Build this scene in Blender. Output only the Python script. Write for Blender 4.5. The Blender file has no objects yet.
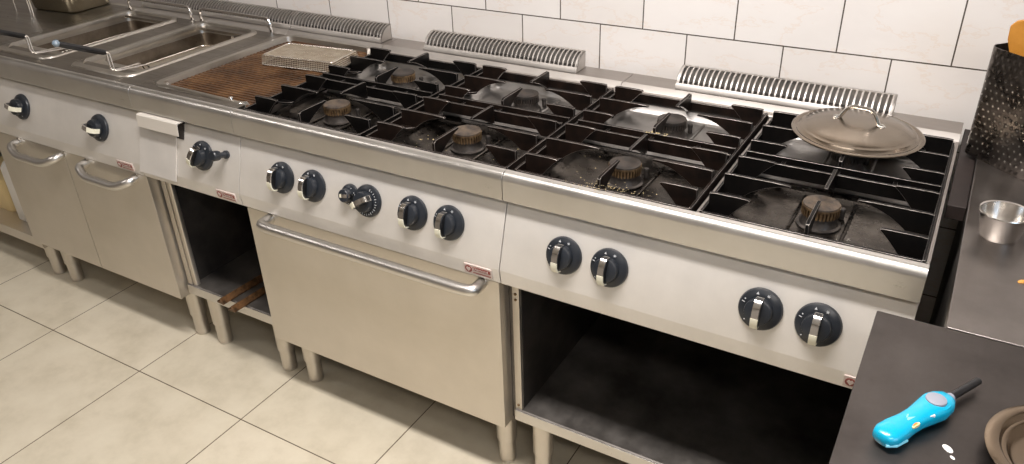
import bpy, bmesh, math, random
from mathutils import Vector, Matrix, Euler
random.seed(7)
S = bpy.context.scene
COL = S.collection
PI = math.pi
H = 0.891            # height of the cooking top above the floor (metres)

# ------------------------------------------------------------------ camera
cam = bpy.data.cameras.new('camera'); cam_o = bpy.data.objects.new('camera', cam); COL.objects.link(cam_o)
cam_o.location = (0.7794, -1.2505, 0.7009 + H)
cam_o.rotation_mode = 'XYZ'; cam_o.rotation_euler = (1.0521, 0.0279, 0.5293)
cam.sensor_fit = 'HORIZONTAL'; cam.sensor_width = 36.0; cam.lens = 790.27 / 1024 * 36.0
cam.clip_start = 0.02
S.camera = cam_o

# ------------------------------------------------------------------ world, lamps, exposure
w = bpy.data.worlds.new('world'); S.world = w; w.use_nodes = True
w.node_tree.nodes['Background'].inputs[0].default_value = (1.0, 0.95, 0.9, 1)
w.node_tree.nodes['Background'].inputs[1].default_value = 0.10
def area(name, loc, rot, sx, sy, power, col):
    l = bpy.data.lights.new(name, 'AREA'); l.shape = 'RECTANGLE'; l.size = sx; l.size_y = sy
    l.energy = power; l.color = col
    o = bpy.data.objects.new(name, l); COL.objects.link(o); o.location = loc; o.rotation_euler = rot
    return o
WARM = (1.0, 0.94, 0.90)
area('ceiling_tube_lamp', (0.15, -0.50, 2.62), (0, 0, 0), 1.2, 0.25, 72, WARM)
area('ceiling_tube_lamp', (-2.6, -1.3, 2.62), (0, 0, 0), 1.2, 0.3, 13, WARM)
area('ceiling_tube_lamp', (1.6, -1.9, 2.62), (0, 0, 0), 1.2, 0.3, 22, (1.0, 0.93, 0.86))
S.view_settings.view_transform = 'Standard'; S.view_settings.look = 'None'
S.view_settings.gamma = 1.0; S.view_settings.use_curve_mapping = False
S.view_settings.exposure = 0.0

# ------------------------------------------------------------------ materials
def newmat(name):
    m = bpy.data.materials.new(name); m.use_nodes = True
    nt = m.node_tree; b = nt.nodes['Principled BSDF']
    return m, nt, b
def tex_coord(nt, scale, kind='Object', loc=(0, 0, 0)):
    tc = nt.nodes.new('ShaderNodeTexCoord'); mp = nt.nodes.new('ShaderNodeMapping')
    mp.inputs['Scale'].default_value = scale; mp.inputs['Location'].default_value = loc
    nt.links.new(tc.outputs[kind], mp.inputs[0]); return mp.outputs[0]
def noise(nt, vec, scale, detail=4, rough=0.6):
    n = nt.nodes.new('ShaderNodeTexNoise'); n.inputs['Scale'].default_value = scale
    n.inputs['Detail'].default_value = detail; n.inputs['Roughness'].default_value = rough
    nt.links.new(vec, n.inputs['Vector']); return n.outputs['Fac']
def ramp(nt, fac, stops):
    r = nt.nodes.new('ShaderNodeValToRGB'); e = r.color_ramp.elements
    while len(e) < len(stops): e.new(0.5)
    for i, (p, c) in enumerate(stops):
        e[i].position = p; e[i].color = (c[0], c[1], c[2], 1) if hasattr(c, '__len__') else (c, c, c, 1)
    nt.links.new(fac, r.inputs[0]); return r.outputs[0]
def bump(nt, b, fac, strength, dist=0.001):
    bp = nt.nodes.new('ShaderNodeBump'); bp.inputs['Strength'].default_value = strength
    bp.inputs['Distance'].default_value = dist
    nt.links.new(fac, bp.inputs['Height']); nt.links.new(bp.outputs[0], b.inputs['Normal'])

def steel(name, c0, c1, r0, r1, grain=(4, 400, 400), bmp=0.08, smudge=5.0, met=1.0):
    m, nt, b = newmat(name)
    b.inputs['Metallic'].default_value = met
    g = noise(nt, tex_coord(nt, grain), 1.0, 3, 0.6)
    s = noise(nt, tex_coord(nt, (1, 1, 1)), smudge, 6, 0.62)
    nt.links.new(ramp(nt, s, [(0.3, c0), (0.7, c1)]), b.inputs['Base Color'])
    mx = nt.nodes.new('ShaderNodeMath'); mx.operation = 'ADD'
    a1 = nt.nodes.new('ShaderNodeMath'); a1.operation = 'MULTIPLY'; a1.inputs[1].default_value = 0.45; nt.links.new(g, a1.inputs[0])
    a2 = nt.nodes.new('ShaderNodeMath'); a2.operation = 'MULTIPLY'; a2.inputs[1].default_value = 0.55; nt.links.new(s, a2.inputs[0])
    nt.links.new(a1.outputs[0], mx.inputs[0]); nt.links.new(a2.outputs[0], mx.inputs[1])
    nt.links.new(ramp(nt, mx.outputs[0], [(0.35, r0), (0.65, r1)]), b.inputs['Roughness'])
    if bmp: bump(nt, b, g, bmp, 0.0004)
    return m
def plain(name, col, rough, met=0.0, spec=0.5, mottle=None, scale=30, bmp=0, clear=0):
    m, nt, b = newmat(name)
    b.inputs['Base Color'].default_value = (*col, 1); b.inputs['Roughness'].default_value = rough
    b.inputs['Metallic'].default_value = met; b.inputs['Specular IOR Level'].default_value = spec
    if clear: b.inputs['Coat Weight'].default_value = clear; b.inputs['Coat Roughness'].default_value = 0.15
    if mottle is not None:
        n = noise(nt, tex_coord(nt, (1, 1, 1)), scale, 6, 0.65)
        nt.links.new(ramp(nt, n, [(0.38, col), (0.66, mottle)]), b.inputs['Base Color'])
        if bmp: bump(nt, b, n, bmp, 0.001)
    return m
ST = steel('brushed_steel', (0.58, 0.56, 0.53), (0.68, 0.66, 0.63), 0.27, 0.40, met=0.92)
STV = steel('brushed_door_steel', (0.58, 0.54, 0.48), (0.69, 0.645, 0.58), 0.30, 0.45, bmp=0.05, smudge=3.0, met=0.85)
STP = steel('control_panel_steel', (0.67, 0.645, 0.61), (0.77, 0.74, 0.70), 0.34, 0.54, grain=(260, 10, 10), bmp=0.06, smudge=7.0, met=0.38)
STD = steel('greasy_well_steel', (0.028, 0.023, 0.019), (0.14, 0.125, 0.11), 0.18, 0.38, grain=(60, 60, 60), bmp=0.04, smudge=11.0)
STM = steel('used_rim_steel', (0.42, 0.39, 0.35), (0.56, 0.53, 0.48), 0.28, 0.44, smudge=8.0)
STT = steel('dark_reflecting_top_steel', (0.17, 0.15, 0.125), (0.30, 0.275, 0.24), 0.26, 0.46, grain=(8, 60, 60), bmp=0.05, smudge=6.0)  # dark reflection on the flat tops is put into this colour
STC = steel('side_counter_steel', (0.20, 0.18, 0.168), (0.30, 0.275, 0.258), 0.28, 0.46, grain=(40, 6, 40), bmp=0.06, smudge=6.0)
STF = steel('flue_cover_steel', (0.50, 0.47, 0.44), (0.60, 0.57, 0.54), 0.42, 0.55, bmp=0, met=0.9)
STL = steel('stained_ledge_steel', (0.34, 0.31, 0.29), (0.45, 0.42, 0.395), 0.30, 0.50)
STR = steel('rear_well_steel', (0.24, 0.23, 0.22), (0.38, 0.365, 0.35), 0.30, 0.38, grain=(60, 60, 60), bmp=0.0, smudge=5.0)
TANK = steel('oily_tank_steel', (0.13, 0.10, 0.075), (0.34, 0.30, 0.25), 0.25, 0.45, grain=(60, 60, 60), bmp=0.04, smudge=9.0)
STK = steel('dark_worktop_steel', (0.080, 0.070, 0.066), (0.135, 0.120, 0.113), 0.32, 0.52, grain=(40, 6, 40), bmp=0.06, smudge=8.0)
STI = steel('dull_inner_steel', (0.12, 0.11, 0.10), (0.30, 0.28, 0.26), 0.38, 0.62, grain=(30, 8, 30), bmp=0.05, smudge=7.0, met=0.8)
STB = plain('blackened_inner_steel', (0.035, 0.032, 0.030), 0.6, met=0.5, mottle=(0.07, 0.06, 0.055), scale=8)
CHR = plain('chrome', (0.78, 0.76, 0.73), 0.14, met=1.0)
HND = plain('satin_tube_steel', (0.66, 0.64, 0.61), 0.36, met=1.0)
IRON = plain('cast_iron', (0.003, 0.0028, 0.0028), 0.36, spec=0.12, mottle=(0.006, 0.005, 0.0045), scale=26, bmp=0.25)
IRONB = plain('browned_cast_iron', (0.0045, 0.0036, 0.0032), 0.36, spec=0.14, mottle=(0.016, 0.0095, 0.007), scale=22, bmp=0.3)
WORN = plain('worn_iron_edge', (0.20, 0.18, 0.165), 0.34, met=0.8, mottle=(0.34, 0.31, 0.29), scale=60)
BURN = plain('burner_body_metal', (0.045, 0.040, 0.037), 0.42, met=0.7, mottle=(0.12, 0.105, 0.095), scale=40)
CAPB = plain('burner_cap_brass', (0.085, 0.052, 0.028), 0.5, met=0.6, mottle=(0.26, 0.17, 0.085), scale=60, bmp=0.3)
CAPT = plain('burner_cap_top', (0.040, 0.032, 0.028), 0.5, met=0.4, mottle=(0.15, 0.11, 0.075), scale=45, bmp=0.3)
CAPD = plain('burner_cap_black', (0.022, 0.019, 0.017), 0.5, met=0.4, mottle=(0.06, 0.045, 0.035), scale=45, bmp=0.3)
KNOB = plain('slate_blue_plastic', (0.013, 0.016, 0.021), 0.33, mottle=(0.018, 0.022, 0.029), scale=12)
KNBL = plain('black_plastic', (0.010, 0.010, 0.011), 0.28)
CREAM = plain('cream_plastic', (0.80, 0.78, 0.64), 0.45)
MARK = plain('white_print', (0.62, 0.64, 0.66), 0.5)
WHITE = plain('white_plastic', (0.78, 0.76, 0.72), 0.4)
BADGE = plain('badge_white', (0.60, 0.51, 0.47), 0.35)
RED = plain('badge_red', (0.25, 0.045, 0.035), 0.4)
CYAN = plain('cyan_plastic', (0.0, 0.36, 0.56), 0.25, clear=0.5)
CYANL = plain('pale_cyan_plastic', (0.18, 0.50, 0.62), 0.3)
GREYP = plain('grey_plastic', (0.27, 0.28, 0.33), 0.45)
YELL = plain('pale_yellow_plastic', (0.74, 0.58, 0.30), 0.5)
ORANGE = plain('worn_orange_wood', (0.42, 0.17, 0.02), 0.45, mottle=(0.56, 0.25, 0.04), scale=14)
RUST = plain('rusty_greasy_steel', (0.05, 0.028, 0.014), 0.4, met=0.4, mottle=(0.26, 0.13, 0.055), scale=45, bmp=0.4)
FOOD = plain('pale_food_crumb', (0.50, 0.40, 0.22), 0.7)
FOODW = plain('white_residue', (0.80, 0.78, 0.74), 0.6)
FOODO = plain('orange_crumb', (0.62, 0.30, 0.06), 0.6)
BRN = plain('brown_painted_strip', (0.014, 0.009, 0.008), 0.6, mottle=(0.022, 0.014, 0.012), scale=20)
DISH = steel('tinted_dish_steel', (0.24, 0.185, 0.135), (0.33, 0.26, 0.19), 0.18, 0.30, grain=(60, 60, 60), bmp=0.03)
WIRE = plain('wire_steel', (0.62, 0.58, 0.53), 0.25, met=1.0)
MESHW = plain('greasy_mesh_wire', (0.52, 0.44, 0.34), 0.38, met=0.9, mottle=(0.66, 0.60, 0.50), scale=40)
RUBB = plain('dark_foot_plastic', (0.03, 0.03, 0.03), 0.6)

def lid_mat():
    m, nt, b = newmat('spun_lid_steel')
    b.inputs['Metallic'].default_value = 1; nt.links.new(ramp(nt, noise(nt, tex_coord(nt, (1, 1, 1), loc=(0.3, 0.1, 0)), 6, 3, 0.5), [(0.3, (0.30, 0.26, 0.215)), (0.75, (0.23, 0.185, 0.14))]), b.inputs['Base Color'])
    b.inputs['Roughness'].default_value = 0.20; b.inputs['Anisotropic'].default_value = 0.85; b.inputs['Anisotropic Rotation'].default_value = 0.25
    t = nt.nodes.new('ShaderNodeTangent'); t.direction_type = 'RADIAL'; t.axis = 'Z'
    nt.links.new(t.outputs[0], b.inputs['Tangent'])
    return m
LID = lid_mat()
def wall_tile():
    m, nt, b = newmat('marbled_wall_tile')
    tc = nt.nodes.new('ShaderNodeTexCoord'); sp = nt.nodes.new('ShaderNodeSeparateXYZ'); cb = nt.nodes.new('ShaderNodeCombineXYZ')
    nt.links.new(tc.outputs['Object'], sp.inputs[0])
    nt.links.new(sp.outputs['X'], cb.inputs['X']); nt.links.new(sp.outputs['Z'], cb.inputs['Y'])
    mp = nt.nodes.new('ShaderNodeMapping'); nt.links.new(cb.outputs[0], mp.inputs[0])
    T, RH = 0.2483, 0.20
    zl = 0.1117 + H                      # height of the visible joint
    mp.inputs['Location'].default_value = (T * 40.5, 2 * RH - zl + 4 * RH * 2, 0)
    br = nt.nodes.new('ShaderNodeTexBrick'); nt.links.new(mp.outputs[0], br.inputs['Vector'])
    br.offset = 0.5; br.offset_frequency = 2; br.squash = 1
    br.inputs['Scale'].default_value = 1; br.inputs['Brick Width'].default_value = T; br.inputs['Row Height'].default_value = RH
    br.inputs['Mortar Size'].default_value = 0.0016; br.inputs['Mortar Smooth'].default_value = 0.0
    br.inputs['Color1'].default_value = (1, 1, 1, 1); br.inputs['Color2'].default_value = (0.94, 0.93, 0.92, 1)
    br.inputs['Mortar'].default_value = (0.10, 0.085, 0.07, 1)
    # faint veins
    v = noise(nt, tex_coord(nt, (1, 1, 2.2)), 4.5, 7, 0.62)
    vc = ramp(nt, v, [(0.40, (0.80, 0.765, 0.735)), (0.485, (0.815, 0.78, 0.75)), (0.50, (0.79, 0.72, 0.66)), (0.515, (0.815, 0.78, 0.75)), (0.7, (0.83, 0.80, 0.77))])
    mu = nt.nodes.new('ShaderNodeMix'); mu.data_type = 'RGBA'; mu.blend_type = 'MULTIPLY'; mu.inputs[0].default_value = 1
    nt.links.new(vc, mu.inputs[6]); nt.links.new(br.outputs['Color'], mu.inputs[7])
    nt.links.new(mu.outputs[2], b.inputs['Base Color'])
    b.inputs['Roughness'].default_value = 0.28
    inv = nt.nodes.new('ShaderNodeMath'); inv.operation = 'SUBTRACT'; inv.inputs[0].default_value = 1
    nt.links.new(br.outputs['Fac'], inv.inputs[1]); bump(nt, b, inv.outputs[0], 0.5, 0.002)
    return m
def floor_tile():
    m, nt, b = newmat('beige_floor_tile')
    T = 0.4547
    vec = tex_coord(nt, (1, 1, 1), loc=(1.7225 + 40 * T, 0.1802 + 40 * T, 0))
    br = nt.nodes.new('ShaderNodeTexBrick'); nt.links.new(vec, br.inputs['Vector'])
    br.offset = 0.0; br.squash = 1
    br.inputs['Scale'].default_value = 1; br.inputs['Brick Width'].default_value = T; br.inputs['Row Height'].default_value = T
    br.inputs['Mortar Size'].default_value = 0.0016; br.inputs['Mortar Smooth'].default_value = 0
    br.inputs['Color1'].default_value = (1, 1, 1, 1); br.inputs['Color2'].default_value = (0.95, 0.95, 0.94, 1)
    br.inputs['Mortar'].default_value = (0.16, 0.125, 0.10, 1)
    n = noise(nt, tex_coord(nt, (1, 1, 1)), 5.5, 8, 0.66)
    c = ramp(nt, n, [(0.30, (0.58, 0.52, 0.40)), (0.52, (0.70, 0.635, 0.505)), (0.75, (0.77, 0.71, 0.575))])
    mu = nt.nodes.new('ShaderNodeMix'); mu.data_type = 'RGBA'; mu.blend_type = 'MULTIPLY'; mu.inputs[0].default_value = 1
    nt.links.new(c, mu.inputs[6]); nt.links.new(br.outputs['Color'], mu.inputs[7])
    nt.links.new(mu.outputs[2], b.inputs['Base Color'])
    nt.links.new(ramp(nt, n, [(0.3, 0.5), (0.7, 0.36)]), b.inputs['Roughness'])
    return m
def griddle_mat():
    m, nt, b = newmat('rusted_griddle')
    n = noise(nt, tex_coord(nt, (1, 1, 1)), 9, 8, 0.7)
    n2 = noise(nt, tex_coord(nt, (1, 1, 1)), 70, 4, 0.6)
    mx = nt.nodes.new('ShaderNodeMath'); mx.operation = 'MULTIPLY_ADD'; mx.inputs[1].default_value = 0.35
    nt.links.new(n2, mx.inputs[0]); nt.links.new(n, mx.inputs[2])
    nt.links.new(ramp(nt, mx.outputs[0], [(0.48, (0.030, 0.014, 0.006)), (0.66, (0.080, 0.036, 0.014)), (0.85, (0.17, 0.088, 0.038))]), b.inputs['Base Color'])
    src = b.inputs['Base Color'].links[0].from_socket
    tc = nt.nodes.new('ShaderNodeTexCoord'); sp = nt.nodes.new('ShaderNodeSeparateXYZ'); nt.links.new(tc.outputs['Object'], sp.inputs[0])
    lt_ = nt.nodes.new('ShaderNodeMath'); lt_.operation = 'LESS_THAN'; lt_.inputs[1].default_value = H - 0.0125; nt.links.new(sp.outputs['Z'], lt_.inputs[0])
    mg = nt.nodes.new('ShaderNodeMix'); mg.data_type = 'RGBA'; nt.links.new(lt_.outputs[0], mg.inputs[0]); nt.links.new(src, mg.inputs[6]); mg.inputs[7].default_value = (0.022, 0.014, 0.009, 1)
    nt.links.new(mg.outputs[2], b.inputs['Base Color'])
    b.inputs['Metallic'].default_value = 0.0; b.inputs['Specular IOR Level'].default_value = 0.25
    nt.links.new(ramp(nt, n, [(0.35, 0.32), (0.7, 0.55)]), b.inputs['Roughness'])
    bump(nt, b, n2, 0.3, 0.001)
    return m
TILE = wall_tile(); FLOOR = floor_tile(); GRID = griddle_mat()
PAINT = plain('cream_wall_paint', (0.36, 0.33, 0.30), 0.8, mottle=(0.40, 0.37, 0.34), scale=3)
CEIL = plain('ceiling_paint', (0.50, 0.47, 0.44), 0.8, mottle=(0.54, 0.51, 0.48), scale=3)

# ------------------------------------------------------------------ mesh builder
class M:
    def __init__(s, off=(0, 0, 0)): s.v = []; s.f = []; s.o = Vector(off); s.x = None
    def add(s, vs, fs):
        n = len(s.v)
        for p in vs:
            p = Vector(p)
            if s.x is not None: p = s.x @ p
            s.v.append(p + s.o)
        s.f += [tuple(i + n for i in f) for f in fs]; return s
    def box(s, x0, x1, y0, y1, z0, z1):
        return s.add([(x0, y0, z0), (x1, y0, z0), (x1, y1, z0), (x0, y1, z0), (x0, y0, z1), (x1, y0, z1), (x1, y1, z1), (x0, y1, z1)],
                     [(0, 3, 2, 1), (4, 5, 6, 7), (0, 1, 5, 4), (1, 2, 6, 5), (2, 3, 7, 6), (3, 0, 4, 7)])
    def prism(s, poly, axis, a, b):
        def P(p, t):
            return {'x': (t, p[0], p[1]), 'y': (p[0], t, p[1]), 'z': (p[0], p[1], t)}[axis]
        n = len(poly)
        return s.add([P(p, a) for p in poly] + [P(p, b) for p in poly],
                     [tuple(range(n))[::-1], tuple(range(n, 2 * n))] + [(i, (i + 1) % n, (i + 1) % n + n, i + n) for i in range(n)])
    def tube(s, pts, r, n=8, closed=False):
        pts = [Vector(p) for p in pts]; N = len(pts); rr = r if hasattr(r, '__len__') else [r] * N
        vs = []; up = None
        for i, p in enumerate(pts):
            if closed: d = pts[(i + 1) % N] - pts[i - 1]
            else: d = pts[min(i + 1, N - 1)] - pts[max(i - 1, 0)]
            d.normalize()
            if up is None:
                up = d.cross(Vector((0, 0, 1)))
                if up.length < 1e-3: up = d.cross(Vector((1, 0, 0)))
            up = up - d * up.dot(d); up.normalize(); q = d.cross(up)
            for k in range(n):
                a = 2 * PI * k / n; vs.append(p + (up * math.cos(a) + q * math.sin(a)) * rr[i])
        fs = []
        for i in range(N if closed else N - 1):
            j = (i + 1) % N
            for k in range(n): fs.append((i * n + k, i * n + (k + 1) % n, j * n + (k + 1) % n, j * n + k))
        if not closed: fs += [tuple(range(n))[::-1], tuple(range((N - 1) * n, N * n))]
        return s.add(vs, fs)
    def lathe(s, prof, n=32, c=(0, 0, 0), mat=None, a0=0, a1=2 * PI, squash=1):
        vs = []; full = abs(a1 - a0 - 2 * PI) < 1e-6; K = n if full else n + 1
        for r, z in prof:
            for k in range(K):
                a = a0 + (a1 - a0) * k / n; p = Vector((r * math.cos(a), r * math.sin(a) * squash, z))
                if mat: p = mat @ p
                vs.append(p + Vector(c))
        fs = []
        for i in range(len(prof) - 1):
            for k in range(n):
                j = (k + 1) % K if full else k + 1
                if prof[i][0] < 1e-9 and prof[i + 1][0] < 1e-9: continue
                fs.append((i * K + k, i * K + j, (i + 1) * K + j, (i + 1) * K + k))
        return s.add(vs, fs)
    def mesh(s, name, mat, sharp=35):
        me = bpy.data.meshes.new(name); me.from_pydata([tuple(p) for p in s.v], [], s.f)
        bm = bmesh.new(); bm.from_mesh(me)
        bmesh.ops.remove_doubles(bm, verts=bm.verts, dist=1e-6)
        bmesh.ops.dissolve_degenerate(bm, edges=bm.edges, dist=1e-6)
        bmesh.ops.recalc_face_normals(bm, faces=bm.faces); bm.to_mesh(me); bm.free()
        for p in me.polygons: p.use_smooth = True
        me.set_sharp_from_angle(angle=math.radians(sharp)); me.materials.append(mat); return me
def place(name, me, parent=None, loc=(0, 0, 0), rot=(0, 0, 0), bevel=0):
    o = bpy.data.objects.new(name, me); COL.objects.link(o); o.parent = parent
    o.location = loc; o.rotation_euler = rot
    if bevel:
        b = o.modifiers.new('bevel', 'BEVEL'); b.width = bevel; b.segments = 2; b.limit_method = 'ANGLE'
        b.angle_limit = math.radians(40); b.harden_normals = True
    return o
def part(name, m, mat, parent=None, loc=(0, 0, 0), rot=(0, 0, 0), bevel=0, sharp=35):
    return place(name, m.mesh(name, mat, sharp), parent, loc, rot, bevel)
def tag(o, label, cat=None, group=None, kind=None):
    if label: o['label'] = label
    if cat: o['category'] = cat
    if group: o['group'] = group
    if kind: o['kind'] = kind
    return o
def thing(name, label, cat, loc, rz=0, group=None, rot=None):
    o = bpy.data.objects.new(name, None); COL.objects.link(o); o.location = loc
    o.rotation_euler = rot if rot else (0, 0, rz); o.empty_display_size = 0.05
    return tag(o, label, cat, group)
def rrect(x0, x1, y0, y1, r, n=6):
    out = []
    for cx, cy, a in ((x1 - r, y1 - r, 0), (x0 + r, y1 - r, PI / 2), (x0 + r, y0 + r, PI), (x1 - r, y0 + r, 1.5 * PI)):
        for k in range(n + 1):
            t = a + PI / 2 * k / n; out.append((cx + r * math.cos(t), cy + r * math.sin(t)))
    return out
def loft(m, loops, cap_first=False, cap_last=False):
    """loops: list of [(x,y,z)...] all the same length"""
    n = len(loops[0]); vs = [p for l in loops for p in l]; fs = []
    for i in range(len(loops) - 1):
        for k in range(n): fs.append((i * n + k, i * n + (k + 1) % n, (i + 1) * n + (k + 1) % n, (i + 1) * n + k))
    if cap_first: fs.append(tuple(range(n))[::-1])
    if cap_last: fs.append(tuple(range((len(loops) - 1) * n, len(loops) * n)))
    return m.add(vs, fs)
def ringz(pts, z): return [(x, y, z) for x, y in pts]
def smooth_path(pts, r, n=5):
    pts = [Vector(p) for p in pts]; out = [pts[0]]
    for i in range(1, len(pts) - 1):
        a = (pts[i - 1] - pts[i]); b = (pts[i + 1] - pts[i]); d = min(r, a.length * .49, b.length * .49)
        p0 = pts[i] + a.normalized() * d; p2 = pts[i] + b.normalized() * d
        for k in range(n + 1):
            t = k / n; out.append(p0 * (1 - t) ** 2 + pts[i] * 2 * t * (1 - t) + p2 * t * t)
    out.append(pts[-1]); return out

# ------------------------------------------------------------------ the room
def struct(name, m, mat, **k): return tag(part(name, m, mat, **k), None, None, None, 'structure')
struct('wall_back', M().box(-4.6, 2.3, 0.745, 0.85, 0, 2.7), TILE)
struct('floor', M().box(-4.6, 2.3, -3.4, 0.745, -0.06, 0), FLOOR)
struct('ceiling', M().box(-4.6, 2.3, -3.4, 0.85, 2.7, 2.78), CEIL)
struct('wall_front', M().box(-4.6, 2.3, -3.52, -3.42, 0, 2.7), PAINT)
struct('wall_left', M().box(-4.7, -4.6, -3.5, 0.85, 0, 2.7), PAINT)
m = M()
m.box(2.2, 2.3, -3.5, -1.9, 0, 2.7); m.box(2.2, 2.3, -0.7, 0.85, 0, 2.7); m.box(2.2, 2.3, -1.9, -0.7, 0, 0.95); m.box(2.2, 2.3, -1.9, -0.7, 2.05, 2.7)
struct('wall_right', m, PAINT)
def glow(name, col, k):
    mt, nt, b_ = newmat(name); b_.inputs['Base Color'].default_value = (0.8, 0.85, 0.9, 1)
    b_.inputs['Emission Color'].default_value = (*col, 1); b_.inputs['Emission Strength'].default_value = k; return mt
m = M(); m.box(2.225, 2.285, -1.9, -1.85, .95, 2.05); m.box(2.225, 2.285, -.75, -.70, .95, 2.05); m.box(2.225, 2.285, -1.85, -.75, .95, 1.0); m.box(2.225, 2.285, -1.85, -.75, 2.0, 2.05); m.box(2.235, 2.275, -1.32, -1.28, 1.0, 2.0)
wf = struct('window_1', m, WHITE)
DAY = glow('daylit_pane', (0.50, 0.72, 1.0), 3.5)
part('pane', M().box(2.25, 2.256, -1.85, -.75, 1.0, 2.0), DAY, wf)

# ------------------------------------------------------------------ shared pieces of the cooking line
Z = (0, 0, H)
def apron_profile():
    pts = [(0.026, -0.066), (0.004, -0.066), (0.0, -0.062)]
    pts += [(0.0, -0.019)]
    for k in range(1, 11):
        a = PI - PI / 2 * k / 10; pts.append((0.017 + 0.017 * math.cos(a), -0.019 + 0.019 * math.sin(a)))
    pts += [(0.0235, -0.0004), (0.026, -0.004), (0.026, -0.066)]
    return pts[:-1]
def leg_mesh():
    m = M()
    m.lathe([(0, 0.205), (0.027, 0.205), (0.027, 0.080), (0.0262, 0.078), (0.0232, 0.077), (0.0232, 0.0105), (0.0215, 0.010), (0.0215, 0.006), (0.0228, 0.0055), (0.0228, 0.001), (0.0215, 0), (0, 0)], 20)
    return m.mesh('leg', STV)
LEG = leg_mesh()
def legs(root, W):
    for x in (0.055, W - 0.055):
        for y in (0.066, 0.56): place('leg', LEG, root, (x, y, 0))
SL = 0.05 / 0.17                                        # slope of the control panels
def panel_y(z): return 0.02 + SL * (z + 0.07)           # z is negative below the top
def control_panel(root, W, x0=0.0014, x1=None, mat=STP):
    x1 = W - 0.0014 if x1 is None else x1
    prof = [(0.046, -0.055), (0.044, -0.070), (0.026, -0.074), (0.0175, -0.080), (-0.0245, -0.2215), (-0.0243, -0.2245), (-0.0195, -0.259), (-0.016, -0.262), (0.03, -0.262), (0.05, -0.06)]
    return part('control_panel', M(Z).prism(prof, 'x', x0, x1), mat, root, bevel=0.0005)
def bade_text(parent, body, size, loc, rot, mat):
    c = bpy.data.curves.new('lettering', 'FONT'); c.body = body; c.size = size; c.extrude = 0.0002
    c.align_x = 'LEFT'; c.materials.append(mat)
    tmp = bpy.data.objects.new('lettering', c); me = bpy.data.meshes.new_from_object(tmp); bpy.data.objects.remove(tmp)
    me.name = 'lettering'
    o = bpy.data.objects.new('lettering', me); COL.objects.link(o); o.parent = parent; o.location = loc; o.rotation_euler = rot
    return o
def badge(root, x):
    """maker's plate on the lip of a control panel: red emblem with a pale diamond, name beside it"""
    m = M(); m.prism(rrect(-0.036, 0.036, -0.0125, 0.0130, 0.0015, 2), 'y', -0.003, 0)
    b = part('badge', m, BADGE, root, (x + .008, -0.0222, H - 0.2405), (math.radians(8), 0, 0))
    e = M(); e.prism([(-0.024 + 0.0095 * math.cos(a), 0.0095 * math.sin(a)) for a in [2 * PI * k / 20 for k in range(20)]], 'y', -0.0036, -0.0029)
    part('emblem', e, RED, b)
    e = M(); e.prism([(-0.030, 0.001), (-0.027, 0.006), (-0.024, 0.0035), (-0.021, 0.006), (-0.018, 0.001), (-0.024, -0.007)], 'y', -0.0042, -0.0036)
    part('emblem_diamond', e, BADGE, b)
    e = M(); e.prism(rrect(-0.0125, 0.0335, -0.001, 0.0085, 0.001, 2), 'y', -0.0036, -0.0029)
    e.prism(rrect(-0.0125, 0.0335, -0.0085, -0.0065, 0.0005, 2), 'y', -0.0036, -0.0029)
    part('name_band', e, RED, b)
    bade_text(b, 'Diamond', 0.0105, (-0.0115, -0.0040, 0.0008), (PI / 2, 0, 0), BADGE)
    return b
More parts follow.
